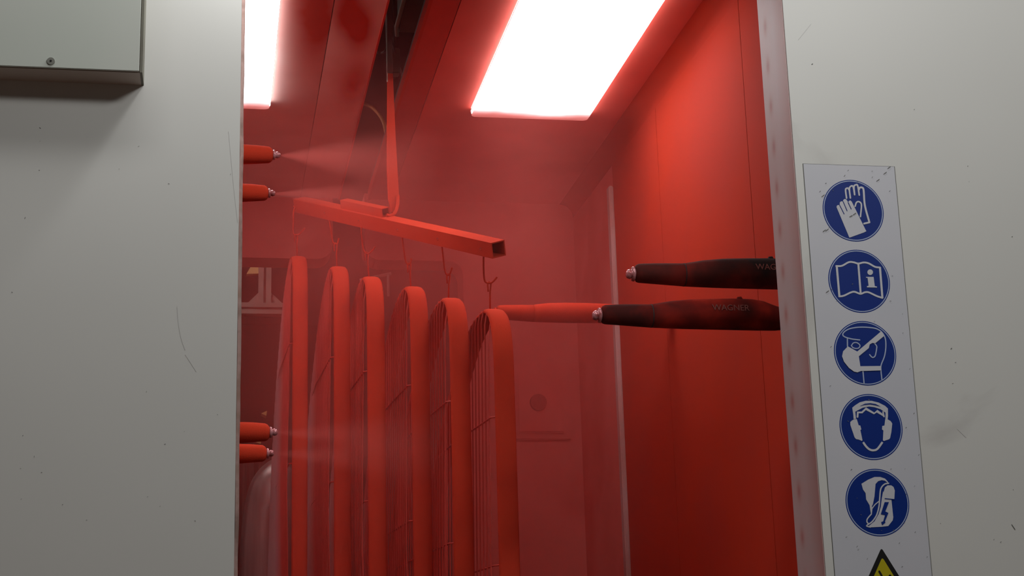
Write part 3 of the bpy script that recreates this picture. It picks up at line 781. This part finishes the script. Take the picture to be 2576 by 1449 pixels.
tag(obj('cable', tube(bmesh.new(), spline([Zp(938, 100, 3.67), Zp(945, 128, 3.45), Zp(960, 133, 3.42), Zp(970, 126, 3.42), Zp(975, 112, 3.45)], 6), .0035, 6), M['cable'], None, True), 'curved cable hanging left of the flat rod in the slot', 'cable')
tag(obj('cable', tube(bmesh.new(), spline([Zp(905, 255, 3.67), Zp(920, 262, 3.6), Zp(938, 272, 3.5), Zp(955, 290, 3.42), Zp(966, 312, 3.36), Zp(972, 340, 3.3)], 6), .006, 6), M['yellowcable'], None, True), 'orange cable arching through the slot behind the flat rod', 'cable')
t = thing('limit_switch', 'small grey switch body with a slim lever beside the flat rod', 'switch', Zp(995, 190, 3.4))
pS = Zp(994, 188, 3.4); obj('switch_body', B(pS.x-.012, pS.x+.014, pS.y-.02, pS.y+.02, 3.40, 3.48, bev=.003), M['olive'], t)
obj('mounting_strap', B(pS.x-.004, pS.x+.004, pS.y-.008, pS.y+.008, 3.48, 3.67), M['dark'], t)
obj('lever', tube(bmesh.new(), [Zp(1006, 170, 3.42), Zp(1013, 197, 3.40), Zp(1016, 200, 3.40), Zp(1008, 200, 3.40)], .0028, 6), M['alu'], t)

# ================================================================== BEYOND THE REAR OPENING
YN = 6.0
def rect(bm, u0, v0, u1, v1, y, th):
    A = onY(u0, v1, y); Bq = onY(u1, v0, y); return box(bm, min(A.x, Bq.x), max(A.x, Bq.x), y, y+th, min(A.z, Bq.z), max(A.z, Bq.z))
t = thing('aluminium_stand', 'pale aluminium profile stand beyond the rear opening, at left edge', 'stand', onY(666, 1400, YN) * 1)
t.location = (t.location.x, YN, 0)
A = onY(650, 770, YN); W = onY(682, 770, YN).x-A.x
def profile_v(x0, x1, z0, z1, name):
    bm = bmesh.new(); w_ = x1-x0
    box(bm, x0, x0+w_*.40, YN, YN+.05, z0, z1); box(bm, x1-w_*.40, x1, YN, YN+.05, z0, z1); box(bm, x0+w_*.40, x1-w_*.40, YN+.012, YN+.05, z0, z1)
    return obj(name, bm, M['alu'], t)
zr1 = onY(650, 761, YN).z; zr0 = onY(650, 789, YN).z
profile_v(A.x, A.x+W, zr1, onY(666, 640, YN).z, 'post')
bm = bmesh.new(); hh = zr1-zr0; xa, xb = onY(560, 770, YN).x, onY(760, 770, YN).x
box(bm, xa, xb, YN, YN+.05, zr1-hh*.4, zr1); box(bm, xa, xb, YN, YN+.05, zr0, zr0+hh*.4); box(bm, xa, xb, YN+.012, YN+.05, zr0+hh*.4, zr1-hh*.4)
obj('rail', bm, M['alu'], t)
for s_, u0, u1 in ((0, 650, 623), (1, 682, 711)):
    p = [onY(u0, 736, YN+.01), onY(u0, 761, YN+.01), onY(u1, 761, YN+.01)]; p[1].z = p[2].z = zr1
    obj('gusset', prism(bmesh.new(), p, Vector((0, .02, 0))), M['alu'], t)
obj('leg', B(xa, xa+W, YN, YN+.05, 0, zr0), M['alu'], t); obj('leg', B(xb-W, xb, YN+.02, YN+.05, 0, zr0), M['dark'], t)
p = [onY(620, 689, YN+.05), onY(652, 688, YN+.05), onY(652, 667, YN+.05), onY(632, 668, YN+.05)]
tag(obj('tan_plate', prism(bmesh.new(), p, Vector((0, .03, 0))), M['tan']), 'tan slanted plate left of the aluminium post', 'plate')
for q in ([(657, 1040), (672, 1033), (670, 1046)], [(641, 1111), (657, 1107), (656, 1117)]):
    obj('tan_wedge', prism(bmesh.new(), [onY(u_, v_, YN-.06) for u_, v_ in q], Vector((0, .06, 0))), M['tan'], t)  # loose tan wedges, only grouped with the stand
obj('slanted_tube', tube(bmesh.new(), [onY(905, 705, YN), onY(984, 688, YN)], .006, 8), M['alu'], t)  # suspended pale tube, grouped with the stand without touching it
obj('thin_post', tube(bmesh.new(), [onY(976, 690, YN), onY(977, 745, YN)], .005, 8), M['alu'], t)  # separate thin pale post, grouped with the stand as well
# machine behind: dark vertical folds and pale bars
t = thing('curtain_strip', 'dark hanging strip curtain beyond the rear opening', 'curtain', (.3, 6.6, 2.6))
for k in range(16):
    x = -.1+k*.075
    bm = bmesh.new(); pr2 = []
    pts = [(x+j*.0095, 6.6+.012*math.sin(j*1.1+k), 0) for j in range(8)]
    prism(bm, [Vector((q[0], q[1], .3)) for q in pts]+[Vector((q[0], q[1]+.003, .3)) for q in pts[::-1]], Vector((0, 0, 2.25)))
    obj('strip', bm, M['hall'], t)
# curved sheet at the far left
bm = bmesh.new(); YS = 5.35; prev = None
outl = [(600, 1900), (603, 1449), (607, 1340), (617, 1260), (630, 1210), (645, 1182), (665, 1160), (690, 1145), (720, 1150), (750, 1180), (770, 1300), (772, 1900)]
for (u, v) in [p.xy for p in spline([(a_, b_, 0) for a_, b_ in outl], 4)]:
    q = onY(u, v, YS); q2 = onY(685, max(v, 1260), YS)
    cur = [bm.verts.new(q+Vector((0, .10, 0))), bm.verts.new(q+(q2-q)*.18+Vector((0, .02, 0))), bm.verts.new(q+(q2-q)*.5), bm.verts.new(q2+Vector((0, -.01, 0)))]
    if prev:
        for k in range(3): bm.faces.new((prev[k], prev[k+1], cur[k+1], cur[k]))
    prev = cur
bmesh.ops.remove_doubles(bm, verts=bm.verts, dist=1e-5)
o = obj('curved_sheet', bm, M['steel'], None, True); o.data.materials[0] = M['sheet']; tag(o, 'dull grey curved metal sheet low at the left behind the lower guns', 'sheet')
sm = o.modifiers.new('thickness', 'SOLIDIFY'); sm.thickness = .003

# ================================================================== POWDER HAZE
HAZE = .92
def volume(name, col, dens, aniso=.2):
    m = bpy.data.materials.new(name); m.use_nodes = True; nt = m.node_tree; nt.nodes.clear()
    o = nt.nodes.new('ShaderNodeOutputMaterial'); v = nt.nodes.new('ShaderNodeVolumePrincipled')
    v.inputs['Color'].default_value = (*col, 1); v.inputs['Density'].default_value = dens; v.inputs['Anisotropy'].default_value = aniso
    nt.links.new(v.outputs[0], o.inputs['Volume']); return m, v
vm, v = volume('powder_haze', (.95, .24, .215), .3)
nt = vm.node_tree; N, K_ = nt.nodes, nt.links
g = N.new('ShaderNodeTexCoord'); sx = N.new('ShaderNodeSeparateXYZ'); K_.new(g.outputs['Object'], sx.inputs[0])
mr = N.new('ShaderNodeMapRange'); mr.interpolation_type = 'SMOOTHSTEP'
mr.inputs[1].default_value = 3.15; mr.inputs[2].default_value = 4.6; mr.inputs[3].default_value = .04; mr.inputs[4].default_value = HAZE
K_.new(sx.outputs['Y'], mr.inputs[0])
mz = N.new('ShaderNodeMapRange'); mz.interpolation_type = 'SMOOTHSTEP'      # thinner just under the ceiling and towards the right wall
mz.inputs[1].default_value = 3.15; mz.inputs[2].default_value = 2.7; mz.inputs[3].default_value = .3; mz.inputs[4].default_value = 1
K_.new(sx.outputs['Z'], mz.inputs[0])
mx_ = N.new('ShaderNodeMapRange'); mx_.interpolation_type = 'SMOOTHSTEP'
mx_.inputs[1].default_value = 1.15; mx_.inputs[2].default_value = .75; mx_.inputs[3].default_value = .3; mx_.inputs[4].default_value = 1
K_.new(sx.outputs['X'], mx_.inputs[0])
ml = N.new('ShaderNodeMapRange'); ml.interpolation_type = 'SMOOTHSTEP'
ml.inputs[1].default_value = 0; ml.inputs[2].default_value = .4; ml.inputs[3].default_value = .4; ml.inputs[4].default_value = 1
K_.new(sx.outputs['X'], ml.inputs[0])
mb = N.new('ShaderNodeMapRange'); mb.interpolation_type = 'SMOOTHSTEP'      # settles out below the guns
mb.inputs[1].default_value = 1.7; mb.inputs[2].default_value = 2.45; mb.inputs[3].default_value = .35; mb.inputs[4].default_value = 1
K_.new(sx.outputs['Z'], mb.inputs[0])
no = N.new('ShaderNodeTexNoise'); no.inputs['Scale'].default_value = 3.2; no.inputs['Detail'].default_value = 2; no.inputs['Distortion'].default_value = .6
K_.new(g.outputs['Object'], no.inputs['Vector'])
nr = N.new('ShaderNodeMapRange'); nr.inputs[1].default_value = .35; nr.inputs[2].default_value = .65; nr.inputs[3].default_value = .6; nr.inputs[4].default_value = 1.4
K_.new(no.outputs['Fac'], nr.inputs[0])
cur = mr.outputs[0]
for other in (mz, mx_, ml, mb, nr):
    q = N.new('ShaderNodeMath'); q.operation = 'MULTIPLY'; K_.new(cur, q.inputs[0]); K_.new(other.outputs[0], q.inputs[1]); cur = q.outputs[0]
K_.new(cur, v.inputs['Density'])
hz = obj('powder_haze', B(WL+.002, WR-.016, YJ+.005, YB-.03, .6, ZC-.02), vm); tag(hz, 'red powder haze filling the booth', 'haze'); hz['kind'] = 'stuff'
def plume(tip, dirv, L, r, dens, label):
    vm2, v = volume('spray_mist', (.95, .28, .25), dens, .1)
    nt = vm2.node_tree; N, K_ = nt.nodes, nt.links
    tc_ = N.new('ShaderNodeTexCoord'); s = N.new('ShaderNodeSeparateXYZ'); K_.new(tc_.outputs['Object'], s.inputs[0])
    def mth(op, *a):
        q = N.new('ShaderNodeMath'); q.operation = op
        for k, x in enumerate(a):
            if isinstance(x, (int, float)): q.inputs[k].default_value = x
            else: K_.new(x, q.inputs[k])
        return q.outputs[0]
    x = s.outputs['X']; rad = mth('SQRT', mth('ADD', mth('MULTIPLY', s.outputs['Y'], s.outputs['Y']), mth('MULTIPLY', s.outputs['Z'], s.outputs['Z'])))
    xr = mth('ADD', mth('MULTIPLY', x, r/L), .003)
    q = mth('DIVIDE', rad, xr)
    fall0 = mth('MAXIMUM', mth('SUBTRACT', 1, mth('MULTIPLY', q, q)), 0)
    fall = mth('MULTIPLY', fall0, fall0)
    end = mth('MAXIMUM', mth('SUBTRACT', 1, mth('DIVIDE', x, L)), 0)
    core = mth('DIVIDE', .06, mth('ADD', x, .03))
    K_.new(mth('MULTIPLY', mth('MULTIPLY', fall, end), mth('MULTIPLY', core, dens)), v.inputs['Density'])
    bm = bmesh.new(); cyl(bm, (0, 0, 0), (1, 0, 0), .003, L, 20, r+.003)
    bmesh.ops.recalc_face_normals(bm, faces=bm.faces)
    me = bpy.data.meshes.new('spray_mist'); bm.to_mesh(me); bm.free()
    o = link('spray_mist', me, vm2); o.location = tip; o.rotation_euler = Vector(dirv).to_track_quat('X', 'Z').to_euler()
    tag(o, label, 'spray mist', 'mist from the left guns'); o['kind'] = 'stuff'
for (u, v), dy, lab, dn in (((707, 391), 3.08, 'pale red mist fanning out of the topmost left gun', 45), ((694, 487), 3.12, 'pale red mist fanning out of the second left gun', 40),
                        ((700, 1088), 3.04, 'faint red mist leaving the third left gun', 20), ((691, 1141), 3.08, 'faint red mist leaving the lowest left gun', 20)):
    plume(onY(u, v, dy), (1, .12, .02 if dn > 30 else -.02), .34, .12 if v < 400 else .085, dn, lab)
